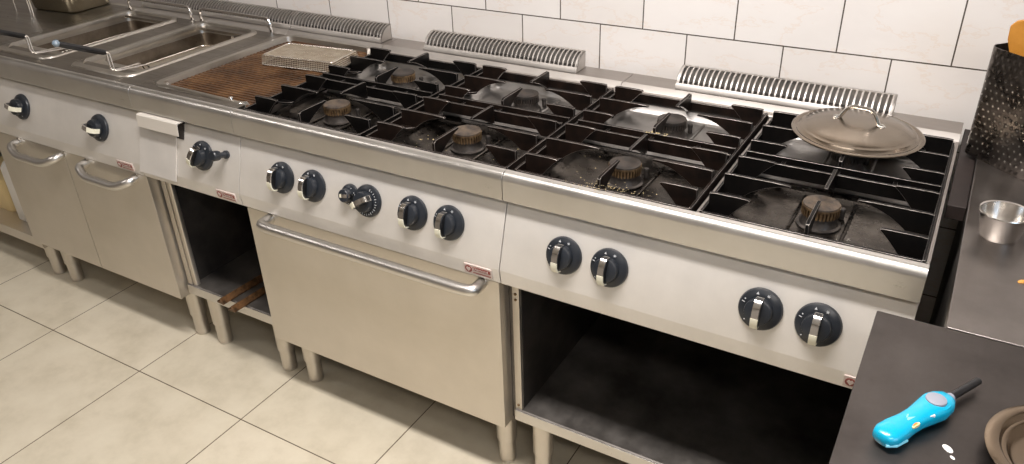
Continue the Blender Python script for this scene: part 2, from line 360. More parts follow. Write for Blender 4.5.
# knobs: local axis -y points out of the panel
def knob_meshes(R, marks):
    rx = Matrix.Rotation(PI / 2, 3, 'X')                # lathe z -> -y
    d = M(); d.lathe([(0, 0), (R, 0), (R, 0.003), (R - 0.002, 0.007), (R - 0.009, 0.0105), (R * 0.66, 0.012), (0, 0.012)], 40, mat=rx)
    g = M(); r = R * 0.62
    g.lathe([(r, 0.010), (r, 0.024), (r * 0.96, 0.0275), (r * 0.86, 0.029), (0, 0.029)], 32, mat=rx)
    hub = g.mesh('hub', KNOB)
    s = R / 0.035
    h = M(); pr = [(-0.0245, 0.018), (-0.0235, 0.030), (-0.017, 0.037), (0, 0.0405), (0.016, 0.0385), (0.0225, 0.033), (0.0245, 0.022), (0.0235, 0.016)]
    h.prism([(-d_ * s, z * s) for z, d_ in pr], 'x', -0.0052 * s, 0.0052 * s)
    grip = h.mesh('grip', KNBL)
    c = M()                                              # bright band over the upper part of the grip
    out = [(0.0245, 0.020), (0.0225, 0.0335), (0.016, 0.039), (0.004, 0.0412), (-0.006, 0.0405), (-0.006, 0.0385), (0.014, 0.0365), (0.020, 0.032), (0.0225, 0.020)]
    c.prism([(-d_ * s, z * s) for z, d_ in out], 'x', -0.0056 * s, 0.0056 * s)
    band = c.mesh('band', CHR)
    t = M(); out = [(-0.006, 0.0412), (-0.017, 0.0385), (-0.0245, 0.0312), (-0.0255, 0.018), (-0.0235, 0.018), (-0.0225, 0.029), (-0.016, 0.0355), (-0.006, 0.0385)]
    t.prism([(-d_ * s, z * s) for z, d_ in out], 'x', -0.0058 * s, 0.0058 * s)
    tip = t.mesh('pointer_tip', CREAM)
    k = M(); yy = -0.0122
    def glyph(a, kind):
        rr = R * 0.80; cx, cz = rr * math.sin(a), rr * math.cos(a)
        if kind == 'tri': k.prism([(cx - .0026, cz - .002), (cx + .0026, cz - .002), (cx, cz + .003)], 'y', yy - .0006, yy + .002)
        elif kind == 'star':
            for q in range(3):
                t_ = q * PI / 3; dx, dz = math.cos(t_), math.sin(t_)
                k.prism([(cx - dx * .003 - dz * .0005, cz - dz * .003 + dx * .0005), (cx + dx * .003 - dz * .0005, cz + dz * .003 + dx * .0005),
                         (cx + dx * .003 + dz * .0005, cz + dz * .003 - dx * .0005), (cx - dx * .003 + dz * .0005, cz - dz * .003 - dx * .0005)], 'y', yy - .0006, yy + .002)
        elif kind == 'dot': k.prism([(cx + .0013 * math.cos(u), cz + .0013 * math.sin(u)) for u in [PI * q / 4 for q in range(8)]], 'y', yy - .0006, yy + .002)
        else:
            dx, dz = math.sin(a), math.cos(a)
            k.prism([(cx - dx * .0028 - dz * .0007, cz - dz * .0028 + dx * .0007), (cx + dx * .0028 - dz * .0007, cz + dz * .0028 + dx * .0007),
                     (cx + dx * .0028 + dz * .0007, cz + dz * .0028 - dx * .0007), (cx - dx * .0028 + dz * .0007, cz - dz * .0028 - dx * .0007)], 'y', yy - .0006, yy + .002)
    for a, kind in marks: glyph(a, kind)
    nf = len(d.f); d.add(k.v, k.f); disc = d.mesh('dial', KNOB); disc.materials.append(MARK)
    for p in disc.polygons:
        if p.center.y < -0.0119 + 0.0006 and p.center.x ** 2 + p.center.z ** 2 > (R * 0.70) ** 2 and p.area < 3e-5 and p.center.y < yy + .0002: p.material_index = 1
    return [('hub', hub), ('grip', grip), ('band', band), ('pointer_tip', tip)], disc
GAS_MARKS = [(-0.25, 'tri'), (0.38, 'star'), (-1.25, 'tick'), (-1.05, 'dot'), (-2.35, 'dot')]
GAS_KNOB = knob_meshes(0.0405, GAS_MARKS)
NUM_KNOB = knob_meshes(0.0395, [(-0.6 + 0.42 * i, 'tick') for i in range(12)] + [(-0.4 + 0.42 * i, 'dot') for i in range(11)])
SMALL_KNOB = knob_meshes(0.026, [(-0.9 + 0.6 * i, 'dot') for i in range(8)])
TILT = -math.atan(SL)
def knob(root, kind, x, z, turn=0.0, name='knob', label=None):
    subs, disc = kind
    k = place(name, disc, root, (x, panel_y(z) - 0.0005, H + z))
    k.rotation_euler = (Matrix.Rotation(-math.atan(SL), 3, 'X') @ Matrix.Rotation(turn, 3, 'Y')).to_euler()
    for n, me in subs: place(n, me, k)
    if label: k['label'] = label
    return k
def flue(root, x0, x1):
    """quarter-round slotted flue cover on the rear ledge"""
    m = M(Z); y0, y1, h = 0.635, 0.688, 0.050
    arc = [(y1 - (y1 - y0) * math.cos(a), 0.004 + (h - 0.004) * math.sin(a)) for a in [PI / 2 * k / 8 for k in range(9)]]
    inner = [(y1 - (y1 - y0 - .002) * math.cos(a), 0.004 + (h - 0.006) * math.sin(a)) for a in [PI / 2 * k / 8 for k in range(8, -1, -1)]]
    rib = arc + inner
    n = int(round((x1 - x0) / 0.0138)); st = (x1 - x0) / n
    for i in range(n + 1):
        cx = x0 + st * i; hw = 0.0019 if 0 < i < n else 0.004
        m.prism(rib, 'x', cx - hw, cx + hw)
    m.prism([(y0 - 0.006, 0.003), (y0 - 0.006, 0.006), (y0 + 0.0015, 0.017), (y0 + 0.003, 0.017), (y0 + 0.003, 0.003)], 'x', x0 - 0.004, x1 + 0.004)
    m.box(x0 - 0.004, x1 + 0.004, y1 - 0.002, y1, 0.002, h)
    m.box(x0 - 0.004, x1 + 0.004, y1 - 0.008, y1, h - 0.002, h)
    m.prism([(y1, 0.003)] + [(a, b) for a, b in arc], 'x', x1 - 0.0005, x1 + 0.004)
    m.prism([(y1, 0.003)] + [(a, b) for a, b in arc], 'x', x0 - 0.004, x0 - 0.0025)
    o = part('flue_grille', m, STF, root)
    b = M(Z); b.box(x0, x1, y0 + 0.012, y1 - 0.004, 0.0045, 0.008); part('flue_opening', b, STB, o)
    return o
def ledge(root, W):
    m = M(Z)
    """rear ledge of the worktop with its stepped front"""
    m.prism([(0.700, 0.002), (0.622, 0.002), (0.614, -0.004), (0.612, -0.004), (0.606, -0.0105), (0.590, -0.0105), (0.586, -0.014), (0.586, -0.05), (0.700, -0.05)], 'x', 0.0006, W - 0.0006)
    part('rear_ledge', m, STL, root, bevel=0.0006)
    q = M(Z); q.prism([(0.6225, 0.0020), (0.6225, 0.0032), (0.6135, -0.0028), (0.6055, -0.0095), (0.597, -0.0100), (0.597, -0.0112), (0.6065, -0.0108), (0.6135, -0.0045)], 'x', 0.001, W - 0.001)
    part('rear_trim', q, STF, root)

# ------------------------------------------------------------------ cast-iron pan support (one per pair of burners)
GW = 0.384
def finger_mesh(L, mat, name='finger'):
    # horn: flat top, concave underside, thick root. root at x=0, grows towards +x
    m = M(); top = 0.017; n = 8
    up = [(0.0, top - 0.001), (0.010, top), (L * 0.75, top), (L - 0.003, top - 0.0008), (L, top - 0.003)]
    long_ = L > 0.1; xe = L - (0.088 if long_ else 0.036); pw = 2.0 if long_ else 1.15
    low = []
    for k in range(n + 1):
        t = k / n; low.append((L - 0.001 - (L - 0.001 - xe) * t, top - 0.0055 - 0.0375 * t ** pw))
    poly = up + low + [(0.0, -0.0262)]
    m.prism(poly, 'y', -0.0038, 0.0038)
    # gusset between this finger and the rail, curved in plan
    g_ = [(0.0, -0.024)] + [(xe * math.sin(PI / 2 * k / 6), -0.0038 - 0.020 * math.cos(PI / 2 * k / 6)) for k in range(1, 7)] + [(0.0, -0.0038)]
    m.prism(g_, 'z', -0.0290, -0.0235)
    return m.mesh(name, mat)
def blade_mesh(L, mat):
    m = M(); top = 0.017
    low = [(L - 0.002 - (L - 0.016) * t, top - 0.005 - 0.040 * (t ** 1.4)) for t in [k / 8 for k in range(9)]]
    m.prism([(0.0, top - 0.004), (0.006, top), (L - 0.004, top), (L, top - 0.003)] + low + [(0, -0.030)], 'x', -0.0035, 0.0035)
    return m.mesh('finger', mat)
def worn(o): o.modifiers['bevel'].material = 1
def grate(X0, mat, label):
    root = thing('pan_support', label, 'pan support', (X0, 0, H - 0.012), group='cast iron pan supports over the burners')
    K = (0, 0, 0.012)
    y0, y1 = 0.038, 0.584
    m = M(K)
    m.box(0, 0.005, y0, y1, -0.030, -0.004); m.box(GW - 0.005, GW, y0, y1, -0.030, -0.004)
    m.box(0, GW, y0, y0 + 0.006, -0.030, -0.006); m.box(0, GW, y1 - 0.006, y1, -0.030, -0.006)
    for yc in (0.296, 0.334):
        m.box(0.004, GW - 0.004, yc - 0.0035, yc + 0.0035, -0.026, 0.002)
    for xx in (0.08, GW / 2 - 0.004, GW - 0.088): m.box(xx, xx + 0.008, 0.296, 0.334, -0.022, -0.006)
    fr = m.mesh('frame', mat); fr.materials.append(WORN); worn(place('frame', fr, root, bevel=0.0007))
    me_s = finger_mesh(0.076, mat); me_l = finger_mesh(0.128, mat); me_s.materials.append(WORN); me_l.materials.append(WORN)
    ys = (0.082, 0.175, 0.268, 0.362, 0.455, 0.548)
    for i, y in enumerate(ys):
        me = me_l if i in (1, 4) else me_s
        worn(place('finger', me, root, (0.004, y, 0.012), bevel=0.0008))
        worn(place('finger', me, root, (GW - 0.004, y, 0.012), (0, 0, PI), bevel=0.0008))
    b = blade_mesh(0.098, mat); b.materials.append(WORN)
    for y, r in ((y0 + 0.003, 0), (0.293, PI), (0.337, 0), (y1 - 0.003, PI)):
        worn(place('finger', b, root, (GW / 2, y, 0.012), (0, 0, r), bevel=0.0008))
    return root

# ------------------------------------------------------------------ open burners
def burner_meshes(cap_mat, top_mat):
    b = M(); b.lathe([(0.041, -0.050), (0.041, -0.048), (0.036, -0.046), (0.033, -0.040), (0.031, -0.028), (0.0315, -0.026), (0, -0.026)], 32)
    body = b.mesh('burner', BURN)
    c = M(); N = 32; c.lathe([(0.0285, -0.027), (0.0285, -0.010), (0.0300, -0.0095), (0.0300, -0.027)], 48)
    for i in range(N):
        a = 2 * PI * i / N; mt = Matrix.Rotation(a, 4, 'Z'); c.x = mt
        c.box(0.0300, 0.0348, -0.0017, 0.0017, -0.0275, -0.012)
    c.x = None; c.lathe([(0.0325, -0.013), (0.0348, -0.0125), (0.0348, -0.0085), (0.031, -0.0085)], 48)
    ring = c.mesh('burner_ring', cap_mat)
    t = M(); t.lathe([(0.0340, -0.0085), (0.0335, -0.0060), (0.024, -0.0045), (0.020, -0.0055), (0, -0.0050)], 40)
    return body, ring, t.mesh('burner_cap', top_mat)
BM_BROWN = burner_meshes(CAPB, CAPT); BM_DARK = burner_meshes(CAPD, CAPD); BM_MID = burner_meshes(CAPB, CAPD)
def burner(root, x, y, kind):
    b = place('burner', kind[0], root, (x, y, H)); place('burner_ring', kind[1], b); place('burner_cap', kind[2], b)
    p = M(); p.lathe([(0, -0.024), (0.004, -0.024), (0.0045, -0.030), (0.007, -0.034), (0.007, -0.050), (0, -0.050)], 14)
    pb = place('pilot_burner', PILOT, root, (x + 0.034, y + 0.038, H)); return b
PILOT = None
def make_pilot():
    p = M(); p.lathe([(0, -0.028), (0.005, -0.028), (0.0065, -0.031), (0.0055, -0.038), (0.0055, -0.050), (0, -0.050)], 14)
    return p.mesh('pilot_burner', BURN)
PILOT = make_pilot()

def drip_pan(root, x0, x1, y0, y1, front, mat):
    m = M(Z); r = 0.028
    def L(d, z):
        up = 0 if front else 1                    # the rear pans rise to a rolled rim at the back
        return [(x, y, z if z < -0.046 else -0.0455 + (z + 0.0455) * (up * min(1, max(0, (y - 0.40) / 0.13)) if True else 0))
                for x, y in rrect(x0 + d, x1 - d, y0 + d, y1 - d, max(0.004, r - d * 0.4), 6)]
    loft(m, [L(0, -0.050), L(0, -0.0335), L(0.004, -0.029), L(0.010, -0.027), L(0.018, -0.029), L(0.026, -0.0455), L(0.036, -0.051)], cap_last=True)
    o = part('drip_pan', m, mat, root, sharp=50)
    xc = (x0 + x1) / 2; yc = 0.175 if front else 0.455
    # pressed ridges either side of the burner
    q = M(Z)
    for xx in (xc - 0.047, xc + 0.050):
        q.tube([(xx, y0 + 0.030, -0.0512), (xx, y0 + 0.04, -0.0500), (xx, y1 - 0.04, -0.0500), (xx, y1 - 0.030, -0.0512)], 0.0035, 8)
    part('pressed_ridge', q, mat, o)
    return o

def hob_top(root, W, pan_mats, burner_kinds):
    m = M(Z); m.prism(apron_profile(), 'x', 0.0006, W - 0.0006)
    m.prism([(0.0300, -0.010), (0.0315, -0.0055), (0.0330, -0.010), (0.0330, -0.04), (0.0300, -0.04)], 'x', 0.004, W - 0.004)
    zl, zr = -0.022, (-0.002 if root.get('free_right') else -0.022)
    q = M(Z); q.box(0.0006, 0.005, 0.03, 0.585, -0.05, zl); part('side_rim', q, STL, root, bevel=0.0006)
    q = M(Z); q.box(W - (0.0065 if zr > -.01 else .005), W - 0.0006, 0.03, 0.585, -0.05, zr); part('side_rim', q, STL, root, bevel=0.0006)
    q = M(Z); q.box(W / 2 - 0.0026, W / 2 + 0.0026, 0.0395, 0.584, -0.052, -0.016); part('centre_rib', q, STL, root, bevel=0.0006)
    ledge(root, W)
    part('worktop', m, ST, root, bevel=0.0008)
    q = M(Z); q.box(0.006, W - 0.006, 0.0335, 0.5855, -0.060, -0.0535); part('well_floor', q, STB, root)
    for half in (0, 1):
        bx = half * 0.4
        for fr in (1, 0):
            ya, yb = (0.046, 0.312) if fr else (0.318, 0.584)
            drip_pan(root, bx + 0.016, bx + 0.384, ya, yb, fr, STD if fr else STR)
    for i, (x, y) in enumerate(((0.2, 0.175), (0.2, 0.455), (0.6, 0.175), (0.6, 0.455))):
        burner(root, x, y, burner_kinds[i])

def shell(root, W, zb, opening=True, depth=0.62):
    """side panels, back and underside of a base unit; zb is its underside relative to the top"""
    for a, b in ((0.002, 0.020), (W - 0.020, W - 0.002)):
        m = M(Z); m.box(a, b, 0.022, depth, zb, -0.066); part('side_panel', m, STV, root, bevel=0.001)
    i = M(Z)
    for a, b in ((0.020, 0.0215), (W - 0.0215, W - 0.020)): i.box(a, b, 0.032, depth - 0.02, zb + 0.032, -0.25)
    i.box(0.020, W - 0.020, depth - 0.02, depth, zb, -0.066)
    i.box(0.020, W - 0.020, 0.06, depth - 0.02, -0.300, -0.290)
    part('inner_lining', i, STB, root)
    s = M(Z)
    s.prism([(0.018, zb), (0.018, zb + 0.030), (0.022, zb + 0.033), (depth - 0.02, zb + 0.033), (depth - 0.02, zb + 0.029), (0.026, zb + 0.029), (0.024, zb)], 'x', 0.003, W - 0.003)
    part('bottom_shelf', s, STI, root, bevel=0.0008)
    l = M(Z); l.box(0.003, W - 0.003, 0.0155, 0.0175, zb, zb + 0.031); part('shelf_edge', l, ST, root, bevel=0.0006)

def screws(root, pts, r=0.004, mat=CHR, axis='y'):
    for p in pts:
        m = M(); m.lathe([(0, 0.003), (r * .7, 0.0028), (r, 0.0012), (r, 0), (0, 0)], 12, mat=Matrix.Rotation(PI / 2, 3, 'X') if axis == 'y' else None)
        part('screw', m, mat, root, p)

# ------------------------------------------------------------------ right range: four burners on an open cabinet
r2 = thing('gas_range', 'stainless four-burner gas range on an open base, nearest the utensil holder and lidded burner', 'gas stove', (0, 0, 0), group=None)
r2['free_right'] = 1
hob_top(r2, 0.8, None, (BM_MID, BM_DARK, BM_BROWN, BM_DARK))
control_panel(r2, 0.8)
for x in (0.148, 0.250, 0.552, 0.654): knob(r2, GAS_KNOB, x, -0.153)
badge(r2, 0.743)
flue(r2, 0.145, 0.650)
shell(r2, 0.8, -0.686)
legs(r2, 0.8)
screws(r2, [(0.011, 0.022, H - z) for z in (0.310, 0.325, 0.640, 0.665)], 0.0035, CAPB)

# ------------------------------------------------------------------ middle range: four burners above an oven
r1 = thing('gas_range', 'stainless four-burner gas range with a wide oven door and long tube handle', 'gas stove', (-0.8, 0, 0))
hob_top(r1, 0.8, None, (BM_BROWN, BM_MID, BM_BROWN, BM_DARK))
control_panel(r1, 0.8)
for x in (0.153, 0.257, 0.561, 0.661): knob(r1, GAS_KNOB, x, -0.150)
knob(r1, SMALL_KNOB, 0.376, -0.146, turn=PI / 2 * 0.9, label='small oven switch knob with white numerals')
k_ = knob(r1, NUM_KNOB, 0.430, -0.150, turn=PI / 2 * 0.62, label='oven thermostat knob with a ring of white numerals')
badge(r1, 0.736)
flue(r1, 0.150, 0.655)
m = M(Z)
for a, b in ((0.002, 0.020), (0.780, 0.798)): m.box(a, b, 0.030, 0.62, -0.692, -0.066)
m.box(0.02, 0.78, 0.045, 0.62, -0.692, -0.262); part('oven_body', m, STI, r1, bevel=0.001)
m = M(Z); m.prism(rrect(0.004, 0.790, -0.700, -0.266, 0.004, 3), 'y', -0.012, 0.028)
door = part('oven_door', m, STV, r1, bevel=0.0012)
hp = smooth_path([(0.088, -0.010, H - 0.279), (0.088, -0.050, H - 0.280), (0.118, -0.054, H - 0.281), (0.715, -0.054, H - 0.281), (0.745, -0.050, H - 0.280), (0.745, -0.010, H - 0.279)], 0.035, 7)
part('handle', M().tube(hp, 0.0140, 16), HND, door)
legs(r1, 0.8)

# ------------------------------------------------------------------ griddle
g = thing('griddle', 'stainless griddle unit with a rusty brown ribbed plate beside the oven range', 'griddle', (-1.2, 0, 0))
part('front_apron', M(Z).prism(apron_profile(), 'x', 0.0006, 0.3994), ST, g, bevel=0.0008)
m = M(Z)
m.box(0.0006, 0.3994, 0.0265, 0.054, -0.02, -0.0012); m.box(0.0006, 0.050, 0.0541, 0.5699, -0.02, -0.0012); m.box(0.3935, 0.3994, 0.0541, 0.5699, -0.03, -0.0145)
m.box(0.0006, 0.3994, 0.570, 0.5855, -0.02, -0.0012)
ledge(g, 0.4); m.box(0.02, 0.38, 0.06, 0.56, -0.045, -0.04)
part('worktop', m, STT, g, bevel=0.0008)
m = M(Z)      # raised rim around the plate
out = [rrect(0.036 + d, 0.3975 - min(d, .004), 0.046 + d, 0.588 - d, 0.04 - d * .5, 6) for d in (0, 0.003, 0.019, 0.022)]
up = lambda pts, z: [(x, y, -0.0150 if x > .385 and y < .565 else z if x < .2 or y > .5 else -0.0008 if z > 0 else z) for x, y in pts]
loft(m, [up(out[0], -0.002), up(out[1], 0.004), up(out[2], 0.004), up(out[3], -0.012)])
part('plate_rim', m, STM, g, sharp=50)
m = M(Z); zp = -0.010
poly = []; y = 0.064; N = 36; p = (0.572 - 0.064) / N
for i in range(N):
    y0 = 0.064 + i * p; poly += [(y0, zp - 0.0045), (y0 + p * .18, zp), (y0 + p * .60, zp), (y0 + p * .66, zp - 0.007), (y0 + p * .98, zp - 0.007)]
poly += [(0.572, zp - 0.0045), (0.572, -0.03), (0.064, -0.03)]
m.prism(poly, 'x', 0.060, 0.3990)
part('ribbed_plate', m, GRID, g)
m = M()
for x in (0.085, 0.335): 
    q = M(); q.lathe([(0, 0.006), (0.005, 0.005), (0.0065, 0.002), (0.0065, -0.012), (0, -0.012)], 14); part('plate_stud', q, CHR, g, (x, 0.066, H))
control_panel(g, 0.4)
m = M(Z); dz = lambda z: panel_y(z) - 0.0045
m.prism([(dz(-.074), -.074), (dz(-.238), -.238), (dz(-.238) + .004, -.238), (dz(-.074) + .004, -.074)], 'x', 0.004, 0.158)
dr = part('grease_drawer', m, STP, g, bevel=0.0006)
m = M(Z); m.prism([(0.016, -0.0675), (-0.010, -0.0665), (-0.014, -0.069), (-0.017, -0.102), (-0.0150, -0.102), (-0.012, -0.0715), (-0.008, -0.069), (0.016, -0.0695)], 'x', 0.030, 0.196)
part('drawer_handle', m, plain('pale_satin_steel', (0.80, 0.76, 0.70), 0.42, met=0.35), dr)
m = M(Z); m.prism([(dz(-.074) + .002, -.074), (dz(-.120) + .002, -.120), (dz(-.120) + .006, -.120), (dz(-.074) + .006, -.074)], 'x', 0.160, 0.186)
part('drawer_slot', m, STB, g)
knob(g, GAS_KNOB, 0.262, -0.149, turn=0.35)
m = M(); m.lathe([(0, 0), (0.011, 0), (0.011, 0.006), (0.008, 0.008), (0.0075, 0.026), (0.0125, 0.028), (0.0135, 0.032), (0.0135, 0.046), (0.011, 0.049), (0, 0.049)], 20, mat=Matrix.Rotation(PI / 2, 3, 'X'))
part('igniter_button', m, KNOB, g, (0.352, panel_y(-.130), H - 0.130), (-math.atan(SL), 0, 0))
badge(g, 0.338)
flue(g, 0.005, 0.378)
shell(g, 0.4, -0.686)
m = M(Z); m.prism(rrect(0.022, 0.040, 0.024, 0.040, 0.004, 3), 'z', -0.686, -0.262); part('corner_post', m, STV, g)
legs(g, 0.4)

# ------------------------------------------------------------------ twin fryer
f = thing('twin_fryer', 'stainless fryer with two open tanks and two curved-handle doors, left of the griddle', 'fryer', (-2.0, 0, 0))
part('front_apron', M(Z).prism(apron_profile(), 'x', 0.0006, 0.7994), ST, f, bevel=0.0008)
m = M(Z)
ZT = -0.0015
cents = (0.190, 0.580)
xs = [0.0006, cents[0] - 0.132, cents[0] + 0.132, cents[1] - 0.132, cents[1] + 0.132, 0.7994]
m.box(0.0006, 0.7994, 0.0265, 0.1099, -0.01, ZT); m.box(0.0006, 0.7994, 0.5251, 0.5855, -0.01, ZT)
for a, b in ((xs[0], xs[1]), (xs[2], xs[3]), (xs[4], xs[5])): m.box(a, b, 0.11, 0.525, -0.01, ZT)
ledge(f, 0.8)
part('worktop', m, STT, f, bevel=0.0008)
for c in cents:
    m = M(Z)
    def R4(x0, x1, y0, y1, r, z): return ringz(rrect(x0, x1, y0, y1, r, 6), z)
    def R4(x0, x1, y0, y1, r, z): return [(x, y, z if z < 0 or y > .5 or x < c - .09 and y > .1 else z * .35) for x, y in rrect(x0, x1, y0, y1, r, 6)]
    loft(m, [R4(c - .136, c + .150, .052, .572, .040, -0.002), R4(c - .133, c + .147, .055, .569, .038, 0.007), R4(c - .112, c + .134, .078, .560, .034, 0.007),
             R4(c - .110, c + .131, .082, .558, .032, -0.006), R4(c - .112, c + .118, .150, .552, .032, -0.010), R4(c - .110, c + .115, .155, .550, .030, -0.024)])
    tk = part('tank', m, STM, f, sharp=50)
    m = M(Z); loft(m, [R4(c - .110, c + .115, .155, .550, .030, -0.024), R4(c - .106, c + .110, .160, .545, .028, -0.230)], cap_last=True)
    part('tank_interior', m, TANK, tk, sharp=50)
    t = M(Z); hp = smooth_path([(c - .178, .600, -0.006), (c - .178, .600, 0.038), (c + .162, .600, 0.038), (c + .162, .600, -0.006)], .035, 7)
    part('hanging_rail', t.tube(hp, 0.0052, 10), CHR, f)
    t = M(Z); t.box(c + 0.03, c + 0.045, 0.540, 0.546, -0.095, -0.02); t.tube(smooth_path([(c + .0375, .54, -0.07), (c + .0375, .50, -0.08), (c + .0375, .495, -0.06), (c + .0375, .50, -0.045)], .01, 4), 0.0035, 8)
    part('basket_hook', t, CHR, f)
control_panel(f, 0.8)
knob(f, GAS_KNOB, 0.232, -0.149, turn=-PI / 2 * 0.9); knob(f, GAS_KNOB, 0.622, -0.149, turn=-PI / 2 * 0.9)
badge(f, 0.718)
flue(f, 0.045, 0.795)
m = M(Z); 
m.box(0.002, 0.798, 0.034, 0.62, -0.692, -0.066); part('cabinet_body', m, STV, f, bevel=0.001)
for a, b, h0 in ((0.004, 0.3935, 0.145), (0.3965, 0.794, 0.505)):
    m = M(Z); m.prism(rrect(a, b, -0.698, -0.266, 0.003, 3), 'y', -0.012, 0.030)
    d = part('door', m, STV, f, bevel=0.001)
    h1 = h0 + 0.235
    hp = smooth_path([(h0, -.010, H - .282), (h0, -.040, H - .286), (h0 + .045, -.056, H - .304), (h1 - .045, -.056, H - .304), (h1, -.040, H - .286), (h1, -.010, H - .282)], .04, 7)
    part('handle', M().tube(hp, 0.0130, 14), HND, d)
legs(f, 0.8)

# fryer baskets with their grips
GREND = plain('blue_grey_plastic', (0.20, 0.26, 0.32), 0.3)
def fry_basket(cx, label):
    root = thing('fry_basket', label, 'fryer basket', (cx, 0.355, H - 0.060), group=None)
    m = M(); x0, x1, y0, y1 = -.092, .092, -.165, .165
    m.tube([(a, b, 0) for a, b in rrect(x0, x1, y0, y1, .02, 4)], 0.0028, 6, closed=True)
    m.tube([(a, b, -0.120) for a, b in rrect(x0 + .008, x1 - .008, y0 + .008, y1 - .008, .02, 4)], 0.0024, 6, closed=True)
    part('rim', m, WIRE, root)
    m = M(); r = 0.0009
    for i in range(40):
        y = y0 + .006 + (y1 - y0 - .012) * i / 39
        m.tube([(x0, y, 0), (x0 + .008, y, -.12), (x1 - .008, y, -.12), (x1, y, 0)], r, 4)
    for i in range(22):
        x = x0 + .006 + (x1 - x0 - .012) * i / 21
        m.tube([(x, y0, 0), (x, y0 + .008, -.12), (x, y1 - .008, -.12), (x, y1, 0)], r, 4)
    for z in (-.02, -.04, -.06, -.08, -.10):
        m.tube([(a, b, z) for a, b in rrect(x0 + .003, x1 - .003, y0 + .003, y1 - .003, .02, 3)], r, 4, closed=True)
    part('mesh', m, MESHW, root)
    # twin wires up to the grip; the grip points towards the cook and upwards
    gx = 0.080; m = M()
    # twin wires climb over the tank edge to a foot, then up to the grip, which slopes towards the cook
    for q in (-.007, .007):
        m.tube(smooth_path([(gx - .010 + q * 2.4, y0 + .003, 0), (gx - .010 + q * 2.2, y0 - .020, 0.058), (gx + .012 + q, y0 - .112, 0.070), (gx + .010 + q, y0 - .135, .074), (gx + q, y0 - .130, .124), (gx + q * .5, y0 - .140, .128)], .014, 5), 0.0026, 8)
    part('handle_wire', m, CHR, root)
    m = M(); m.tube([(gx, y0 - .134, .125), (gx, y0 - .142, .1275), (gx, y0 - .250, .178), (gx, y0 - .262, .1835)], [.006, .0082, .0085, .006], 12)
    part('grip', m, KNBL, root)
    m = M(); m.lathe([(0, .010), (.007, .007), (.0105, 0), (.007, -.007), (0, -.010)], 14); part('grip_end', m, GREND, root, (gx, y0 - .265, .186))
    return root
fry_basket(-1.420, 'wire fryer basket with black grip in the tank next to the griddle')
fry_basket(-1.810, 'wire fryer basket with black grip in the tank furthest from the griddle')

# ------------------------------------------------------------------ pan supports
grate(-0.792, IRON, 'black cast iron pan support beside the rusty griddle plate')
grate(-0.392, IRONB, 'browned cast iron pan support on the oven range, at its right half')
grate(0.008, IRONB, 'browned cast iron pan support with yellow crumbs, left half of the open-base range')
grate(0.408, IRON, 'black cast iron pan support under the round steel lid')

# ------------------------------------------------------------------ round lid lying on the pan support
lid = thing('pot_lid', 'round stainless steel pot lid with arched handle lying on the right burners', 'lid', (0.603, 0.490, H + 0.0202), rot=(0, math.radians(1.0), math.radians(-8)))
m = M(); m.lathe([(0.131, 0.0), (0.1345, 0.0005), (0.1352, 0.003), (0.132, 0.0048), (0.1265, 0.0050), (0.1250, 0.0036), (0.1225, 0.0036), (0.118, 0.0095), (0.116, 0.0105), (0.110, 0.0108), (0.1085, 0.0125), (0.09, 0.0175), (0.06, 0.0235), (0.03, 0.0265), (0, 0.0272),
                  (0, 0.0260), (0.03, 0.0253), (0.06, 0.0223), (0.09, 0.0163), (0.106, 0.0098), (0.115, 0.0075), (0.1195, 0.002), (0.1305, -0.0008)], 72)
part('lid_body', m, LID, lid, sharp=60)
m = M(); hp = smooth_path([(-.052, 0, .0245), (-.041, 0, .026), (-.026, 0, .056), (.026, 0, .056), (.041, 0, .026), (.050, 0, .0245)], .022, 6)
n = len(hp)
m.tube(hp, [0.0052 if i < 2 or i > n - 3 else 0.0040 for i in range(n)], 10)
part('handle', m, CHR, lid)
for x in (-.047, .047):
    m = M(); m.lathe([(0, .0032), (.007, .0026), (.0085, 0), (0, 0)], 14); part('rivet_plate', m, CHR, lid, (x, 0, .0238))

# ------------------------------------------------------------------ upturned wire basket on the griddle
b = thing('wire_basket', 'low rectangular wire mesh basket lying upside down on the griddle plate', 'wire basket', (-0.912, 0.416, H - 0.0098), rz=math.radians(7))
m = M(); x0, x1, y0, y1 = -.128, .128, -.068, .068
m.tube([(a, c, .0025) for a, c in rrect(x0, x1, y0, y1, .012, 4)], .0025, 6, closed=True)
m.tube([(a, c, .029) for a, c in rrect(x0 + .006, x1 - .006, y0 + .006, y1 - .006, .012, 4)], .0022, 6, closed=True)
part('rim', m, WIRE, b)
m = M(); r = .0009
for i in range(42):
    x = x0 + .004 + (x1 - x0 - .008) * i / 41; m.tube([(x, y0, .0025), (x, y0 + .006, .029), (x, y1 - .006, .029), (x, y1, .0025)], r, 4)
for i in range(24):
    y = y0 + .004 + (y1 - y0 - .008) * i / 23; m.tube([(x0, y, .0025), (x0 + .006, y, .029), (x1 - .006, y, .029), (x1, y, .0025)], r, 4)
for z in (.008, .0135, .019, .0245): m.tube([(a, c, z) for a, c in rrect(x0 + .002, x1 - .002, y0 + .002, y1 - .002, .012, 3)], r, 4, closed=True)
part('mesh', m, MESHW, b)

# ------------------------------------------------------------------ rusty runners inside the griddle base
for i, (dx, lab) in enumerate(((0.0, 'rusty greasy metal runner sticking out of the griddle base, left one of the pair'), (0.062, 'rusty greasy metal runner sticking out of the griddle base, right one beside the oven door'))):
    m = M(); m.prism([(-.015, 0), (.015, 0), (.016, .006), (.012, .012), (.008, .021), (.002, .020), (.0, .009), (-.014, .007)], 'y', 0, 0.46)
    o = part('shelf_runner', m, RUST, None, (-1.015 + dx, -0.012 - i * .012, H - 0.6525), (0, 0, math.radians(-3)), bevel=0.0015)
    tag(o, lab, 'metal runner', 'rusty runners on the griddle base shelf')

